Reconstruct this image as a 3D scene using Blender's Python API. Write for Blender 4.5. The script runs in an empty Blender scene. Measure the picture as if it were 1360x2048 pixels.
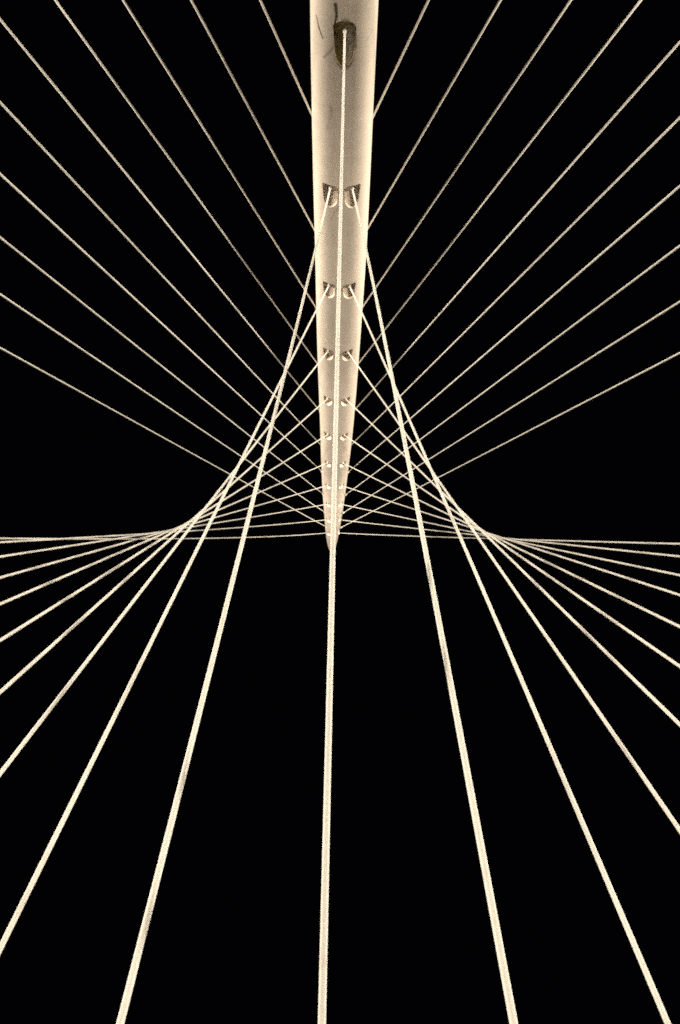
import bpy, bmesh, math, random
from mathutils import Vector, Matrix, noise
random.seed(4)
scene = bpy.context.scene
COL = scene.collection

# ---------------------------------------------------------------- camera
CAM_LOC = Vector((-0.0123, 0.0, 1.6))
R_ = Vector((-0.999701, 0.023556, -0.006489))
U_ = Vector((0.022302, 0.988214, 0.151443))
F_ = Vector((-0.00998, -0.151253, 0.988445))
cam_data = bpy.data.cameras.new("camera")
cam = bpy.data.objects.new("camera", cam_data)
COL.objects.link(cam)
m3 = Matrix((R_, U_, -F_)).transposed()
cam.matrix_world = Matrix.Translation(CAM_LOC) @ m3.to_4x4()
cam_data.sensor_fit = 'HORIZONTAL'
cam_data.sensor_width = 24.0
cam_data.lens = 24.0 * 1133.0 / 1360.0
cam_data.clip_start = 0.1
cam_data.clip_end = 3000.0
scene.camera = cam

# ---------------------------------------------------------------- world (night) and exposure
world = bpy.data.worlds.new("World")
scene.world = world
world.use_nodes = True
bg = world.node_tree.nodes["Background"]
bg.inputs[0].default_value = (0.75, 0.5, 1.0, 1)
bg.inputs[1].default_value = 0.0001
vs = scene.view_settings
vs.view_transform = 'Standard'
vs.look = 'None'
vs.gamma = 1
vs.use_curve_mapping = False
vs.exposure = 3.15

cy = scene.cycles
cy.use_adaptive_sampling = False
cy.use_denoising = False
cy.use_light_tree = True
cy.pixel_filter_type = 'BLACKMAN_HARRIS'
cy.filter_width = 1.7
cy.max_bounces = 4

# ---------------------------------------------------------------- floodlighting of the mast: (x, y, aim, watts, cone deg, blend)
WARM = (1.0, 0.885, 0.70)
FLOODS = [q for row in [
    ((75.0, 20.0, 2.4), (0, 13.2, 35.9), 25000, 120, 1.0),
    ((73.0, 40.0, 2.4), (0, 13.2, 35.9), 27000, 120, 1.0),
    ((45.0, 20.0, 2.4), (0, -18.8, 100), 44000, 26, 1.0),
    ((45.0, 12.0, 2.4), (0, -18.8, 100), 44000, 45, 1.0),
    ((60.0, -25.0, 2.4), (0, -18.8, 104), 52000, 26, 1.0),
    ((60.0, 12.0, 2.4), (10, 20, 50), 44000, 45, 1.0),
    ((21.0, -1.0, 2.4), (10, 22, 20), 6500, 46, 1.0),  # added pair, only there to brighten the back stays near the mast
] for q in (row, ((-row[0][0], row[0][1], row[0][2]), (-row[1][0], row[1][1], row[1][2])) + row[2:])]
CENTRE = [[-0.0, 16.7449, 28.7495], [0.0, -14.745, 0.0]]
FRONT = [
    (1, -1, [0.6171, 13.1905, 35.8667], [2.913, -12.364, 0.0], -0.503),
    (1, 1, [-0.6171, 13.1905, 35.8667], [-2.644, -12.482, 0.0], 1.437),
    (2, -1, [0.7037, 9.636, 42.984], [6.589, -13.946, 0.0], 0.507),
    (2, 1, [-0.7037, 9.636, 42.984], [-6.651, -14.409, 0.0], 1.122),
    (3, -1, [0.7957, 6.0816, 50.1012], [9.61, -12.915, 0.0], 0.629),
    (3, 1, [-0.7957, 6.0816, 50.1012], [-10.02, -13.674, 0.0], 1.147),
    (4, -1, [0.8563, 2.5272, 57.2184], [11.507, -10.732, 0.0], 0.513),
    (4, 1, [-0.8563, 2.5272, 57.2184], [-12.3, -11.349, 0.0], 0.936),
    (5, -1, [0.891, -1.0272, 64.3356], [13.179, -8.621, 0.0], 0.404),
    (5, 1, [-0.891, -1.0272, 64.3356], [-14.071, -9.109, 0.0], 0.613),
    (6, -1, [0.9165, -4.5817, 71.4528], [15.318, -6.894, 0.0], 0.419),
    (6, 1, [-0.9165, -4.5817, 71.4528], [-16.129, -7.237, 0.0], 0.393),
    (7, -1, [0.9404, -8.1361, 78.57], [17.724, -5.203, 0.0], 0.727),
    (7, 1, [-0.9404, -8.1361, 78.57], [-18.475, -5.339, 0.0], 0.299),
    (8, -1, [0.9485, -11.6905, 85.6872], [19.987, -3.265, 0.0], 1.375),
    (8, 1, [-0.9485, -11.6905, 85.6872], [-20.667, -3.599, 0.0], 0.392),
    (9, -1, [0.9499, -15.2449, 92.8044], [22.164, -1.285, 0.0], 2.421),
    (9, 1, [-0.9499, -15.2449, 92.8044], [-22.863, -1.578, 0.0], 0.688),
    (10, -1, [0.9615, -18.7994, 99.9217], [24.444, 0.38, 0.0], 4.166),
    (10, 1, [-0.9615, -18.7994, 99.9217], [-25.2, 0.282, 0.0], 1.003),
]
BACK = [
    (1, -1, [0.8979, 15.4521, 36.2128], [15.124, 28.492, 0.0], 0.246),
    (1, 1, [-0.8979, 15.4521, 36.2128], [-14.207, 28.533, 0.0], 0.246),
    (2, -1, [1.0602, 12.1039, 43.3616], [17.839, 29.499, 0.0], 0.101),
    (2, 1, [-1.0602, 12.1039, 43.3616], [-17.63, 29.95, 0.0], 0.101),
    (3, -1, [1.2145, 8.5915, 50.4852], [20.902, 30.443, 0.0], 0.024),
    (3, 1, [-1.2145, 8.5915, 50.4852], [-21.091, 31.366, 0.0], 0.024),
    (4, -1, [1.3074, 4.9882, 57.595], [23.679, 30.598, 0.0], 0.033),
    (4, 1, [-1.3074, 4.9882, 57.595], [-23.823, 31.385, 0.0], 0.033),
    (5, -1, [1.3517, 0.949, 64.638], [25.105, 29.111, 0.0], 0.14),
    (5, 1, [-1.3517, 0.949, 64.638], [-24.591, 28.872, 0.0], 0.14),
    (6, -1, [1.2473, -3.0287, 71.6905], [25.43, 26.048, 0.0], 0.308),
    (6, 1, [-1.2473, -3.0287, 71.6905], [-24.818, 25.926, 0.0], 0.308),
    (7, -1, [1.0809, -6.9081, 78.7579], [25.4, 22.78, 0.0], 0.48),
    (7, 1, [-1.0809, -6.9081, 78.7579], [-25.087, 22.966, 0.0], 0.48),
    (8, -1, [0.9584, -10.8045, 85.8228], [25.424, 19.814, 0.0], 0.592),
    (8, 1, [-0.9584, -10.8045, 85.8228], [-25.279, 20.243, 0.0], 0.592),
    (9, -1, [0.7175, -14.593, 92.9042], [26.394, 17.524, 0.0], 0.583),
    (9, 1, [-0.7175, -14.593, 92.9042], [-26.433, 18.04, 0.0], 0.583),
    (10, -1, [0.4561, -18.2501, 100.0057], [29.122, 15.851, 0.0], 0.41),
    (10, 1, [-0.4561, -18.2501, 100.0057], [-29.41, 16.656, 0.0], 0.41),
]

# ---------------------------------------------------------------- helpers
def tag(o, label=None, cat=None, group=None, kind=None):
    if label: o["label"] = label
    if cat: o["category"] = cat
    if group: o["group"] = group
    if kind: o["kind"] = kind
    return o

def mesh_obj(name, verts, faces, mat, parent=None, smooth=True):
    me = bpy.data.meshes.new(name)
    me.from_pydata(verts, [], faces)
    me.update()
    if smooth:
        me.polygons.foreach_set("use_smooth", [True] * len(me.polygons))
    if mat: me.materials.append(mat)
    o = bpy.data.objects.new(name, me)
    COL.objects.link(o)
    if parent: o.parent = parent
    return o

def empty(name, loc=(0, 0, 0)):
    o = bpy.data.objects.new(name, None)
    o.empty_display_size = 0.3
    COL.objects.link(o)
    o.location = loc
    return o

def frame_of(d):
    d = d.normalized()
    a = Vector((1, 0, 0)) if abs(d.x) < 0.8 else Vector((0, 1, 0))
    u = d.cross(a).normalized()
    return u, d.cross(u).normalized()

def tube(pts, radii, n=12, caps=True):
    """swept tube along pts with a radius per point"""
    vs_, fs = [], []
    u, v = frame_of(pts[-1] - pts[0])
    for p, r in zip(pts, radii):
        for i in range(n):
            a = 2 * math.pi * i / n
            vs_.append(p + u * (r * math.cos(a)) + v * (r * math.sin(a)))
    for j in range(len(pts) - 1):
        for i in range(n):
            a, b = j * n + i, j * n + (i + 1) % n
            fs.append((a, b, b + n, a + n))
    if caps:
        fs.append(tuple(range(n))[::-1])
        fs.append(tuple((len(pts) - 1) * n + i for i in range(n)))
    return vs_, fs

# ---------------------------------------------------------------- materials
class NT:
    def __init__(s, name):
        s.m = bpy.data.materials.new(name); s.m.use_nodes = True
        s.t = s.m.node_tree; s.b = s.t.nodes["Principled BSDF"]
    def n(s, typ, **kw):
        x = s.t.nodes.new(typ)
        for k, v in kw.items(): setattr(x, k, v)
        return x
    def l(s, a, b): s.t.links.new(a, b)
    def math(s, op, a, b=None, clamp=False):
        x = s.n('ShaderNodeMath', operation=op); x.use_clamp = clamp
        for i, q in enumerate((a, b)):
            if q is None: continue
            if isinstance(q, (int, float)): x.inputs[i].default_value = q
            else: s.l(q, x.inputs[i])
        return x.outputs[0]
    def noise(s, vec, scale, detail=4, rough=0.6, sc=None):
        if sc is not None:
            mp = s.n('ShaderNodeMapping'); mp.inputs['Scale'].default_value = sc
            s.l(vec, mp.inputs[0]); vec = mp.outputs[0]
        x = s.n('ShaderNodeTexNoise'); x.inputs['Scale'].default_value = scale
        x.inputs['Detail'].default_value = detail; x.inputs['Roughness'].default_value = rough
        s.l(vec, x.inputs['Vector']); return x.outputs['Fac']
    def ramp(s, fac, stops):
        x = s.n('ShaderNodeValToRGB'); e = x.color_ramp.elements
        while len(e) < len(stops): e.new(0.5)
        for q, (p, c) in zip(e, stops):
            q.position = p; q.color = (c[0], c[1], c[2], 1) if not isinstance(c, (int, float)) else (c, c, c, 1)
        s.l(fac, x.inputs[0]); return x.outputs[0]
    def mix(s, fac, a, b):
        x = s.n('ShaderNodeMix', data_type='RGBA')
        if isinstance(fac, (int, float)): x.inputs[0].default_value = fac
        else: s.l(fac, x.inputs[0])
        for i, q in ((6, a), (7, b)):
            if isinstance(q, tuple): x.inputs[i].default_value = (*q, 1)
            else: s.l(q, x.inputs[i])
        return x.outputs[2]
    def smooth(s, v, a, b):
        x = s.n('ShaderNodeMapRange', interpolation_type='SMOOTHSTEP')
        s.l(v, x.inputs[0]); x.inputs[1].default_value = a; x.inputs[2].default_value = b
        return x.outputs[0]

def mat_cable():
    t = NT("cable_sheath")
    tc = t.n('ShaderNodeTexCoord'); oi = t.n('ShaderNodeObjectInfo')
    g = t.n('ShaderNodeNewGeometry')
    big = t.noise(g.outputs['Position'], 0.55, 3)
    small = t.noise(g.outputs['Position'], 3.0, 2, 0.6)
    c = t.ramp(big, [(0.3, (0.72, 0.70, 0.66)), (0.7, (0.77, 0.75, 0.71))])
    c2 = t.mix(t.math('MULTIPLY', t.smooth(small, 0.55, 0.75), 0.6), c, (0.64, 0.60, 0.54))
    v = t.math('MULTIPLY_ADD', oi.outputs['Random'], 0.08); 
    t.l(c2, t.b.inputs['Base Color'])
    t.b.inputs['Roughness'].default_value = 0.55
    t.b.inputs['Specular IOR Level'].default_value = 0.3
    return t.m

STAINS = [  # (x, s) from, (x, s) to, width, strength: streaks of grime on the shaft, s measured from the lowest recess
    ((0.40, -1.05), (0.36, -0.62), 0.11, 0.95), ((0.36, -0.62), (0.47, -0.22), 0.075, 0.95),
    ((1.22, -0.47), (1.12, -0.1), 0.04, 0.8), ((1.12, -0.1), (0.95, 0.28), 0.05, 0.85),
    ((0.47, 0.55), (0.88, 1.02), 0.09, 0.4), ((-1.2, 0.05), (-0.95, 0.35), 0.03, 0.3),
    ((0.60, 3.2), (0.56, 3.45), 0.10, 0.28), ((0.58, 3.4), (0.75, 4.3), 0.12, 0.16),
    ((0.12, 8.9), (0.62, 10.0), 0.07, 0.28),
]
S0 = 4.0394 * 7.9554
def mat_mast():
    t = NT("white_mast_paint")
    tc = t.n('ShaderNodeTexCoord'); P = tc.outputs['Object']
    sep = t.n('ShaderNodeSeparateXYZ'); t.l(P, sep.inputs[0])
    wob = t.noise(P, 6.0, 4)
    cmb = t.n('ShaderNodeCombineXYZ')
    t.l(t.math('ADD', sep.outputs[0], t.math('MULTIPLY', t.math('SUBTRACT', wob, 0.5), 0.10)), cmb.inputs[0])
    t.l(t.math('SUBTRACT', sep.outputs[2], S0), cmb.inputs[2])
    mottle = t.noise(P, 1.3, 6, 0.65)
    streak = t.noise(P, 2.2, 5, 0.6, (1.4, 1.4, 0.16))
    fine = t.noise(P, 26.0, 3, 0.7)
    c = t.ramp(mottle, [(0.3, (0.53, 0.465, 0.41)), (0.7, (0.60, 0.53, 0.47))])
    c = t.mix(t.math('MULTIPLY', t.smooth(streak, 0.52, 0.72), 0.28), c, (0.44, 0.38, 0.31))
    c = t.mix(t.math('MULTIPLY', t.smooth(fine, 0.45, 0.75), 0.3), c, (0.42, 0.37, 0.31))
    grit = t.noise(P, 14.0, 2, 0.8)
    c = t.mix(t.math('MULTIPLY', t.smooth(grit, 0.4, 0.7), 0.14), c, (0.40, 0.35, 0.29))
    # ring welds between the mast sections and a lengthwise plate seam
    fr = t.math('FRACT', t.math('DIVIDE', t.math('SUBTRACT', sep.outputs[2], S0 + 1.9), 2.652))
    ring = t.math('SUBTRACT', 1.0, t.smooth(t.math('ABSOLUTE', t.math('SUBTRACT', fr, 0.5)), 0.004, 0.022))
    seam = t.math('SUBTRACT', 1.0, t.smooth(t.math('ABSOLUTE', t.math('SUBTRACT', t.math('ABSOLUTE', sep.outputs[0]), 0.46)), 0.01, 0.05))
    weld = t.math('MAXIMUM', t.math('MULTIPLY', ring, 0.15), t.math('MULTIPLY', seam, 0.08))
    c = t.mix(weld, c, (0.34, 0.28, 0.22))
    tot = None
    for (ax, as_), (bx, bs), w, k in STAINS:
        a = Vector((ax, 0, as_)); b = Vector((bx, 0, bs)); d = b - a
        pa = t.n('ShaderNodeVectorMath', operation='SUBTRACT'); t.l(cmb.outputs[0], pa.inputs[0]); pa.inputs[1].default_value = a
        dt = t.n('ShaderNodeVectorMath', operation='DOT_PRODUCT'); t.l(pa.outputs[0], dt.inputs[0]); dt.inputs[1].default_value = d
        h = t.math('DIVIDE', dt.outputs['Value'], d.length_squared, True)
        sc = t.n('ShaderNodeVectorMath', operation='SCALE'); sc.inputs[0].default_value = d; t.l(h, sc.inputs['Scale'])
        df = t.n('ShaderNodeVectorMath', operation='DISTANCE'); t.l(pa.outputs[0], df.inputs[0]); t.l(sc.outputs[0], df.inputs[1])
        mk = t.math('MULTIPLY', t.math('SUBTRACT', 1.0, t.smooth(df.outputs['Value'], w * 0.25, w)), k)
        tot = mk if tot is None else t.math('MAXIMUM', tot, mk)
    # grime rim hugging the lowest recess: an oval band
    ex = t.math('DIVIDE', t.math('ADD', sep.outputs[0], 0.02), 0.50)
    ez = t.math('DIVIDE', t.math('SUBTRACT', t.math('SUBTRACT', sep.outputs[2], S0), 0.47), 0.98)
    rr = t.math('SQRT', t.math('ADD', t.math('POWER', ex, 2.0), t.math('POWER', ez, 2.0)))
    rim = t.math('MULTIPLY', t.math('SUBTRACT', 1.0, t.smooth(rr, 0.92, 1.13)), t.smooth(t.noise(P, 1.6, 2), 0.3, 0.6))
    front = t.math('LESS_THAN', sep.outputs[1], 0.6)
    tot = t.math('MAXIMUM', tot, t.math('MULTIPLY', rim, 0.8))
    tot = t.math('MULTIPLY', tot, front)
    c = t.mix(tot, c, (0.045, 0.040, 0.018))
    t.l(c, t.b.inputs['Base Color'])
    t.b.inputs['Roughness'].default_value = 0.6
    t.b.inputs['Specular IOR Level'].default_value = 0.25
    bp = t.n('ShaderNodeBump'); bp.inputs['Strength'].default_value = 0.12; bp.inputs['Distance'].default_value = 0.02
    t.l(t.noise(P, 3.0, 5, 0.6, (1, 1, 0.5)), bp.inputs['Height']); t.l(bp.outputs[0], t.b.inputs['Normal'])
    return t.m

def mat_recess(name, amount, clean=(0.68, 0.60, 0.53), dirty=(0.05, 0.045, 0.02)):
    t = NT(name)
    tc = t.n('ShaderNodeTexCoord'); P = tc.outputs['Object']
    n = t.noise(P, 2.6, 5, 0.7)
    c = t.mix(t.smooth(n, 0.62 - amount * 0.5, 0.78 - amount * 0.42), clean, dirty)
    t.l(c, t.b.inputs['Base Color']); t.b.inputs['Roughness'].default_value = 0.7
    return t.m

def mat_plain(name, col, rough=0.6, metal=0.0, scale=4.0, var=0.25):
    t = NT(name)
    g = t.n('ShaderNodeNewGeometry')
    n = t.noise(g.outputs['Position'], scale, 5, 0.65)
    c = t.mix(n, tuple(x * (1 - var) for x in col), tuple(min(1, x * (1 + var)) for x in col))
    t.l(c, t.b.inputs['Base Color'])
    t.b.inputs['Roughness'].default_value = rough; t.b.inputs['Metallic'].default_value = metal
    return t.m

def mat_algae():
    t = NT("recess_algae")
    P = t.n('ShaderNodeTexCoord').outputs['Object']; g = t.n('ShaderNodeNewGeometry')
    sep = t.n('ShaderNodeSeparateXYZ'); t.l(P, sep.inputs[0])
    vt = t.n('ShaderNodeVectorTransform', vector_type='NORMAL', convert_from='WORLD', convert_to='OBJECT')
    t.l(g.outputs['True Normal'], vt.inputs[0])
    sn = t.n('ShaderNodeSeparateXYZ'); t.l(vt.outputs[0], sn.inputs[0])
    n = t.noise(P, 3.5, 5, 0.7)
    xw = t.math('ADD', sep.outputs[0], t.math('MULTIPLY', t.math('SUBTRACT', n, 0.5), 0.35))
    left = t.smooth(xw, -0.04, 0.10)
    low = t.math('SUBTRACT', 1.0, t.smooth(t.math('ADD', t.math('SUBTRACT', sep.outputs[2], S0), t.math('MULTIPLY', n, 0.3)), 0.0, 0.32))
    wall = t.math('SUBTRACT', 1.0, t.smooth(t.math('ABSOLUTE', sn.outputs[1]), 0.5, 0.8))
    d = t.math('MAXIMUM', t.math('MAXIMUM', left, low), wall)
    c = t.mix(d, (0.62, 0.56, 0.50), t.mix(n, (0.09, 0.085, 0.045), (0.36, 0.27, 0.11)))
    t.l(c, t.b.inputs['Base Color']); t.b.inputs['Roughness'].default_value = 0.8
    return t.m

M_CABLE = mat_cable(); M_MAST = mat_mast()
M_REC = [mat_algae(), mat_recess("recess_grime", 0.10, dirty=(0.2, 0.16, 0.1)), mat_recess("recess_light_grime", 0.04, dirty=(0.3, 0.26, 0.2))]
M_STEEL = mat_plain("galvanised_steel", (0.55, 0.55, 0.55), 0.4, 0.6)
M_SOCK = mat_plain("socket_paint", (0.66, 0.64, 0.60), 0.5)
M_GROUND = mat_plain("concrete_paving", (0.20, 0.165, 0.13), 0.85, 0, 0.8)
M_BASE = mat_plain("plinth_concrete", (0.32, 0.31, 0.29), 0.85, 0, 1.2)
M_BLACK = mat_plain("black_metal", (0.03, 0.03, 0.03), 0.5, 0.3)

# ---------------------------------------------------------------- ground
ground = mesh_obj("ground", [(-600, -600, 0), (600, -600, 0), (600, 600, 0), (-600, 600, 0)], [(0, 1, 2, 3)], M_GROUND, smooth=False)
tag(ground, kind="structure")

# ---------------------------------------------------------------- mast
K0 = -4.0394; STEP = 7.9554
LEAN = math.atan2(3.5544, 7.1172)
BASE = Vector((0, 16.7449 + 3.5544 * 4.0394, 0))
mast = empty("bridge_mast", BASE)
mast.rotation_euler = (LEAN, 0, 0)
MW = Matrix.Translation(BASE) @ Matrix.Rotation(LEAN, 4, 'X')
MWI = MW.inverted()
tag(mast, "white painted cigar-shaped bridge mast with paired cable recesses, tapering to a tip", "mast")

XA = [0.0, 0.617, 0.704, 0.796, 0.856, 0.891, 0.917, 0.940, 0.949, 0.950, 0.962]
WT = [(-4.2, 1.05), (-3, 1.17), (-1.5, 1.32), (-0.13, 1.445), (0, 1.465), (1, 1.625), (2, 1.74), (3, 1.81), (4, 1.84), (5, 1.845), (6, 1.82), (7, 1.75),
      (8, 1.64), (9, 1.48), (10, 1.27), (10.5, 1.14), (11, 0.98), (11.4, 0.80), (11.7, 0.60), (11.95, 0.36), (12.1, 0.08)]
def interp(T, k):
    # monotone-ish cubic (Catmull-Rom) through the table
    if k <= T[0][0]: return T[0][1]
    if k >= T[-1][0]: return T[-1][1]
    for i in range(len(T) - 1):
        if T[i][0] <= k <= T[i + 1][0]:
            x0, y0 = T[i]; x1, y1 = T[i + 1]
            m0 = (y1 - T[i - 1][1]) / (x1 - T[i - 1][0]) if i > 0 else (y1 - y0) / (x1 - x0)
            m1 = (T[i + 2][1] - y0) / (T[i + 2][0] - x0) if i + 2 < len(T) else (y1 - y0) / (x1 - x0)
            h = x1 - x0; t = (k - x0) / h
            return (2*t**3-3*t**2+1)*y0 + (t**3-2*t**2+t)*h*m0 + (-2*t**3+3*t**2)*y1 + (t**3-t**2)*h*m1
XS = [(-4.2, .05), (0, .05), (1, 0.0), (1.7, -.05), (3, -.05), (5, -.06), (6, 0), (6.8, .06), (7.5, .09), (9, .17), (10, .25), (11, .30), (12.1, .33)]
def x_mid(k): return interp(XS, k)
def half_w(k): return max(0.03, interp(WT, k))
def expo(k): return 3.0 - 0.09 * max(0.0, min(10.0, k))
def emb(k): return 0.26 - 0.030 * max(0, min(10, k))           # how deep the cable eyes sit under the skin
def xa_of(k):
    k = max(0, min(10, k)); i = min(9, int(k)); return XA[i] + (XA[i + 1] - XA[i]) * (k - i)
def shp(r, k): return (1 - min(0.999, abs(r)) ** expo(k)) ** (1 / expo(k))
YC = []
for i in range(0, 11):
    W_ = half_w(i); D_ = 0.92 * W_
    YC.append((i, -emb(i) + D_ * shp(XA[i] / W_, i)))
YC = [(-4.2, YC[1][1] - 0.35)] + [(i, y) for i, y in YC if i >= 1] + [(12, YC[10][1] - 0.25)]
def y_axis(k): return interp(YC, k)
def y_front(x, k):
    W_ = half_w(k); return y_axis(k) - 0.92 * W_ * shp((x - x_mid(k)) / W_, k)

NR, NS = 128, 190
sv, sf = [], []
ks = []
for j in range(NS + 1):
    q = j / NS
    ks.append(-4.2 + (12.1 + 4.2) * (1 - (1 - q) ** 1.25))
for k in ks:
    W_ = half_w(k); D_ = 0.92 * W_; yc = y_axis(k); s = (k - K0) * STEP
    for i in range(NR):
        a = 2 * math.pi * (i + 0.5) / NR; ca, sa = math.cos(a), math.sin(a)
        x = math.copysign(abs(ca) ** (2 / expo(k)), ca) * W_
        y = math.copysign(abs(sa) ** (2 / expo(k)), sa) * D_
        sv.append((x + x_mid(k), yc + y, s))
for j in range(NS):
    for i in range(NR):
        a, b = j * NR + i, j * NR + (i + 1) % NR
        sf.append((a, b, b + NR, a + NR))
sf.append(tuple(range(NR))[::-1]); sf.append(tuple(NS * NR + i for i in range(NR)))
shaft = mesh_obj("shaft", sv, sf, M_MAST)
shaft.data.materials.append(M_REC[0])

# cutters for the recesses: a flat-bottomed U-shaped pocket, closed end down the mast, round end up
def u_outline(w, lo, hi, slant=0.0, n=9, rc=0.12):
    pts = []
    for cx, sgn in ((w / 2 - rc, 1), (-w / 2 + rc, -1)):
        arc = [(cx + sgn * rc * math.sin(t), -lo + rc - rc * math.cos(t)) for t in [i * math.pi / 2 / 4 for i in range(5)]]
        if sgn > 0: right = arc
        else: left = arc
    top = []
    for i in range(n + 1):
        t = math.pi * i / n
        top.append((w / 2 * 0.93 * math.cos(t), hi - w * 0.55 + w * 0.55 * math.sin(t)))
    out = right + top + left[::-1]
    # outer side starts further down the mast; the round end is narrower
    return [(u * (1.0 - (0.22 if w > 0.95 else 0.12) * max(0, v) / hi), v - slant * u * max(0, 1 - (v + lo) / (hi + lo))) for u, v in out]
cv, cf = [], []
recess_frames = []
for k in range(0, 11):
    for sg in ((0,) if k == 0 else (-1, 1)):
        s = (k - K0) * STEP; x0 = sg * XA[k]
        y0 = y_front(x0, k)
        # outward direction: the skin's own normal, softened
        W_ = half_w(k); e = 0.01
        slope = (y_front(x0 + e, k) - y_front(x0 - e, k)) / (2 * e)
        nrm = Vector((slope * 0.55, -1, 0)).normalized()
        ux = Vector((-nrm.y, nrm.x, 0)).normalized()
        if k == 0: ol = u_outline(1.0, 0.44, 1.36, rc=0.30)
        else: ol = u_outline(0.92 - 0.006 * k, 0.38, 1.12, slant=(0.08 + 0.05 * min(k, 6)) * sg)
        dep = 0.34 if k == 0 else (0.38 if k < 3 else 0.52); sl = 0.2 if k == 0 else (0.16 if k < 3 else 0.0)
        base = len(cv); n = len(ol)
        for dd in (0.7, -dep):
            for (u, v) in ol:
                # the floor rises towards the round end
                ddd = dd if dd > 0 else dd + sl * max(0, v)
                cv.append(Vector((x0, y0, s)) + ux * u + nrm * ddd + Vector((0, 0, v)))
        for i in range(n):
            a, b = base + i, base + (i + 1) % n
            cf.append((a, b, b + n, a + n))
        cf.append(tuple(base + i for i in range(n))[::-1]); cf.append(tuple(base + n + i for i in range(n)))
        recess_frames.append((k, sg, Vector((x0, y0, s)), nrm, ux, dep))
cut = mesh_obj("cutter", cv, cf, None, smooth=False)
bm = bmesh.new(); bm.from_mesh(cut.data); bmesh.ops.recalc_face_normals(bm, faces=bm.faces); bm.to_mesh(cut.data); bm.free()
bm = bmesh.new(); bm.from_mesh(shaft.data); bmesh.ops.recalc_face_normals(bm, faces=bm.faces); bm.to_mesh(shaft.data); bm.free()
md = shaft.modifiers.new("pockets", 'BOOLEAN'); md.object = cut; md.operation = 'DIFFERENCE'; md.solver = 'EXACT'
dg = bpy.context.evaluated_depsgraph_get(); dg.update()
new = bpy.data.meshes.new_from_object(shaft.evaluated_get(dg))
shaft.modifiers.clear()
# split the pocket linings off the skin: each lining is a part of its own
bm = bmesh.new(); bm.from_mesh(new)
def on_skin(co):
    k = co.z / STEP + K0; W_ = half_w(k); D_ = 0.92 * W_
    r = abs((co.x - x_mid(k)) / W_) ** expo(k) + abs((co.y - y_axis(k)) / D_) ** expo(k)
    return r > 0.975
lin = {}
for f in bm.faces:
    c = f.calc_center_median()
    if c.y > y_axis(c.z / STEP + K0) + 0.3 or c.z < 0.5: continue
    k = c.z / STEP + K0
    inside = not on_skin(c) or abs(f.normal.z) > 0.6
    if inside and -0.5 < k < 10.6:
        kk = max(0, min(10, int(round(k - 0.03)))); sg = 0 if kk == 0 else (1 if c.x > 0 else -1)
        lin.setdefault((kk, sg), []).append(f)
for (kk, sg), fl in sorted(lin.items()):
    vm = {}; vs2 = []; fs2 = []
    for f in fl:
        ids = []
        for v in f.verts:
            if v.index not in vm: vm[v.index] = len(vs2); vs2.append(v.co.copy())
            ids.append(vm[v.index])
        fs2.append(ids)
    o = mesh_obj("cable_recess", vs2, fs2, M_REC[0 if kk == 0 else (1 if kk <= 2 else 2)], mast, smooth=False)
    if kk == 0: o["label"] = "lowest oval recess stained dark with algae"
    elif kk == 1: o["label"] = "grimy recess of the lowest pair"
bmesh.ops.delete(bm, geom=[f for fl in lin.values() for f in fl], context='FACES')
bm.to_mesh(new); bm.free()
new.materials.clear(); new.materials.append(M_MAST)
for p in new.polygons: p.material_index = 0; p.use_smooth = True
shaft.data = new; shaft.name = "shaft"; shaft.parent = mast
bpy.data.objects.remove(cut)

# plinth ring round the mast foot
pv, pf = tube([Vector((0, 0.9, z)) for z in (-1.2, 0.35, 0.42, 0.42)], [2.3, 2.2, 2.1, 1.2], 40)
plinth = mesh_obj("plinth", pv, pf, M_BASE, mast, smooth=False)

# ---------------------------------------------------------------- stays
R_CABLE = 0.0488
def pos_along(A, B, sag, t):
    p = A.lerp(B, t); p.z -= 4 * sag * t * (1 - t); return p

def stay(A, B, sag, label, group, radius, back=False):
    """one stay: sheath from the mast eye to the ground, socket at the mast, boot at the ground"""
    A = Vector(A); B = Vector(B)
    root = empty("stay_cable", B)
    tag(root, label, "cable", group)
    off = -B
    d = (pos_along(A, B, sag, 0.01) - A).normalized()
    n = 40
    # denser near the mast
    ts = [(i / n) for i in range(n + 1)]
    pts = [pos_along(A, B, sag, t) + off for t in ts]
    v, f = tube(pts, [radius] * len(pts), 14)
    mesh_obj("sheath", v, f, M_CABLE, root)
    # socket: stepped collar the cable leaves from
    L = (B - A).length
    p0 = A - d * 0.42 + off
    prof = [(0.0, 0.20), (0.16, 0.20), (0.17, 0.15), (0.30, 0.15), (0.315, 0.135), (0.33, 0.105), (0.44, 0.10), (0.455, 0.085), (0.62, 0.08), (0.635, 0.06), (0.70, 0.056)]
    if back: 
        p0 = A + d * 0.0 + off
        ls = back
        prof = [(0.0, 0.13), (ls - 0.35, 0.13), (ls - 0.33, 0.10), (ls - 0.1, 0.10), (ls - 0.08, 0.07), (ls, 0.056)]
    v, f = tube([p0 + d * a for a, r in prof], [r for a, r in prof], 18)
    so = mesh_obj("socket", v, f, M_SOCK, root, smooth=False)
    e = (pos_along(A, B, sag, 0.99) - B).normalized()
    prof = [(-0.3, 0.13), (1.6, 0.13), (1.65, 0.10), (2.0, 0.055)]
    v, f = tube([e * a for a, r in prof], [r for a, r in prof], 16)
    mesh_obj("boot", v, f, M_STEEL, root)
    return root

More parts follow.
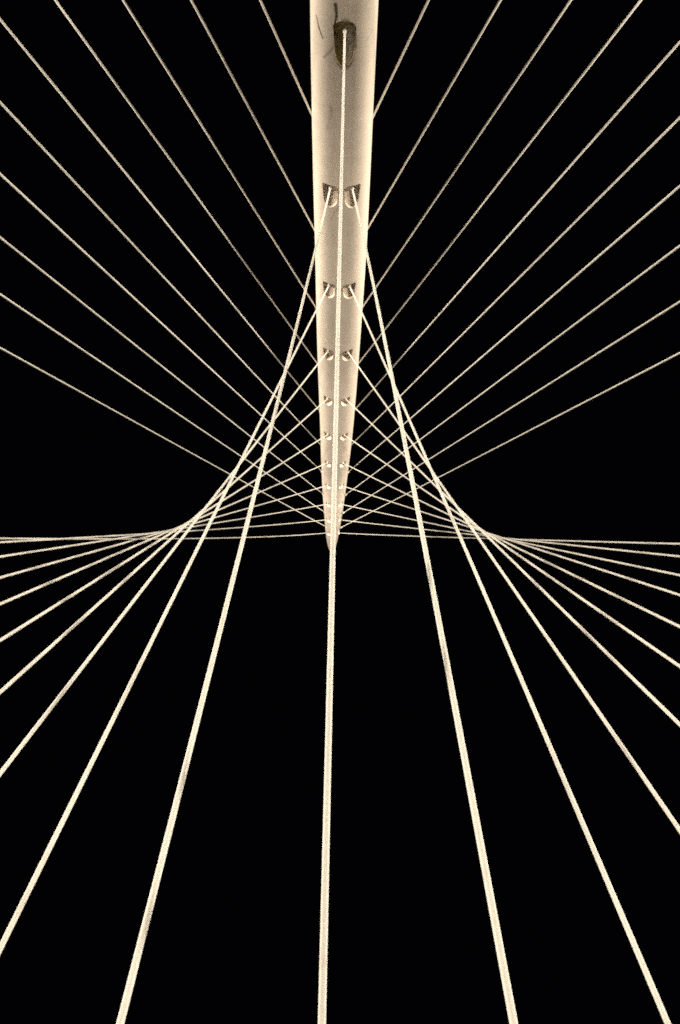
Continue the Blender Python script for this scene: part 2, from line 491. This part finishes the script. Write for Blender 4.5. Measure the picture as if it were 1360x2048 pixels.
ORD = ["lowest", "second-lowest", "third-lowest", "fourth-lowest", "fifth-lowest", "sixth-lowest", "seventh-lowest", "third-highest", "second-highest", "highest"]
END_L = {1: "the bottom edge of the photo", 2: "the lowest cable end on the left edge", 3: "the lower left edge"}
stay(CENTRE[0], CENTRE[1], 0.0, "single middle stay running from the algae-dark recess to the bottom edge", "front stays fanning from the mast's recess pairs", R_CABLE)
for k, sg, A, B, sag in FRONT:
    side = "left" if sg < 0 else "right"
    if k == 1: end = "thick, reaching the bottom edge"
    elif k == 2: end = "thick, reaching the corner" if sg > 0 else "thick, reaching the left edge"
    elif k == 10: end = "thin and nearly level"
    else: end = "reaching the %s edge" % side
    stay(A, B, sag, "front stay from the %s recess on the mast's %s, %s" % (ORD[k - 1], side, end),
         "front stays fanning from the mast's recess pairs", R_CABLE)
XA_B = {k: abs(A[0]) for k, sg, A, B, sag in BACK}
BO = ["first", "second", "third", "fourth", "fifth", "sixth", "seventh", "eighth", "ninth", "tenth and flattest"]
for k, sg, A, B, sag in BACK:
    side = "left" if sg < 0 else "right"
    edge = "top" if k <= 4 else side
    stay(A, B, sag, "slim back stay, %s outward on the mast's %s, reaching the %s edge" % (BO[k - 1], side, edge),
         "back stays fanning from behind the mast", R_CABLE, 1.4 if k < 7 else (1.04 * (half_w(k) - XA_B[k]) / (abs(B[0] - A[0]) / math.dist(A, B)) + 0.25))

# ---------------------------------------------------------------- floodlight banks (the lamps that light the bridge, plus an added back-stay pair)
def box(v, f, c, sx, sy, sz, rot=None):
    b = len(v)
    for dx, dy, dz in ((-1,-1,-1),(1,-1,-1),(1,1,-1),(-1,1,-1),(-1,-1,1),(1,-1,1),(1,1,1),(-1,1,1)):
        q = Vector((dx*sx/2, dy*sy/2, dz*sz/2))
        if rot: q = rot @ q
        v.append(Vector(c) + q)
    f += [(b,b+3,b+2,b+1),(b+4,b+5,b+6,b+7),(b,b+1,b+5,b+4),(b+1,b+2,b+6,b+5),(b+2,b+3,b+7,b+6),(b+3,b,b+4,b+7)]
WHERE = ["farthest out by the mast foot", "behind the outermost back stays", "furthest back near the stay feet", "abreast of the back stays", "furthest forward", "far out abreast of the back stays", "added to brighten the back stays"]
head_mesh = None
for i, (loc, aim, power, cone, blend) in enumerate(FLOODS):
    root = empty("floodlight_bank", (loc[0], loc[1], 0))
    d = (Vector(aim) - Vector(loc)).normalized()
    q = d.to_track_quat('Z', 'Y').to_matrix()
    c0 = Vector((0, 0, loc[2]))
    v, f = [], []
    for y in (-0.7, 0.0, 0.7):
        box(v, f, c0 + q @ Vector((0, y, -0.2)), 2.4, 0.06, 0.06, q)
    for x in (-1.2, 1.2):
        box(v, f, c0 + q @ Vector((x, 0, -0.27)), 0.06, 1.6, 0.06, q)
    box(v, f, c0 * 0.5 - Vector((0, 0, 0.17)), 0.16, 0.16, loc[2] - 0.35)
    box(v, f, (0, 0, 0.03), 0.6, 0.6, 0.06)
    mesh_obj("frame", v, f, M_BLACK, root, smooth=False)
    for x in (-0.8, 0.0, 0.8):
        for y in (-0.7, 0.0, 0.7):
            if head_mesh is None:
                hv, hf = tube([Vector((0, 0, z)) for z in (-0.14, -0.12, 0.02, 0.12, 0.13, 0.13, 0.06)], [0.06, 0.15, 0.20, 0.24, 0.24, 0.215, 0.19], 18)
                o = mesh_obj("lamp_head", hv, hf, M_BLACK, root, smooth=False); head_mesh = o.data
            else:
                o = bpy.data.objects.new("lamp_head", head_mesh); COL.objects.link(o); o.parent = root
            o.location = c0 + q @ Vector((x, y, 0)); o.rotation_euler = q.to_euler()
    side = "left" if loc[0] > 0 else "right"
    tag(root, "black bank of nine floodlights, %s, %s side" % (WHERE[i // 2], side), "floodlight", "floodlight banks aimed up at the mast")
    ld = bpy.data.lights.new("lamp", 'SPOT'); ld.energy = power; ld.color = WARM
    ld.spot_size = math.radians(cone); ld.spot_blend = blend; ld.shadow_soft_size = 1.9 if power > 5000 else 1.0
    lo = bpy.data.objects.new("lamp", ld); COL.objects.link(lo); lo.parent = root
    lo.location = c0 + d * 2.2
    lo.rotation_euler = (-d).to_track_quat('Z', 'Y').to_euler()
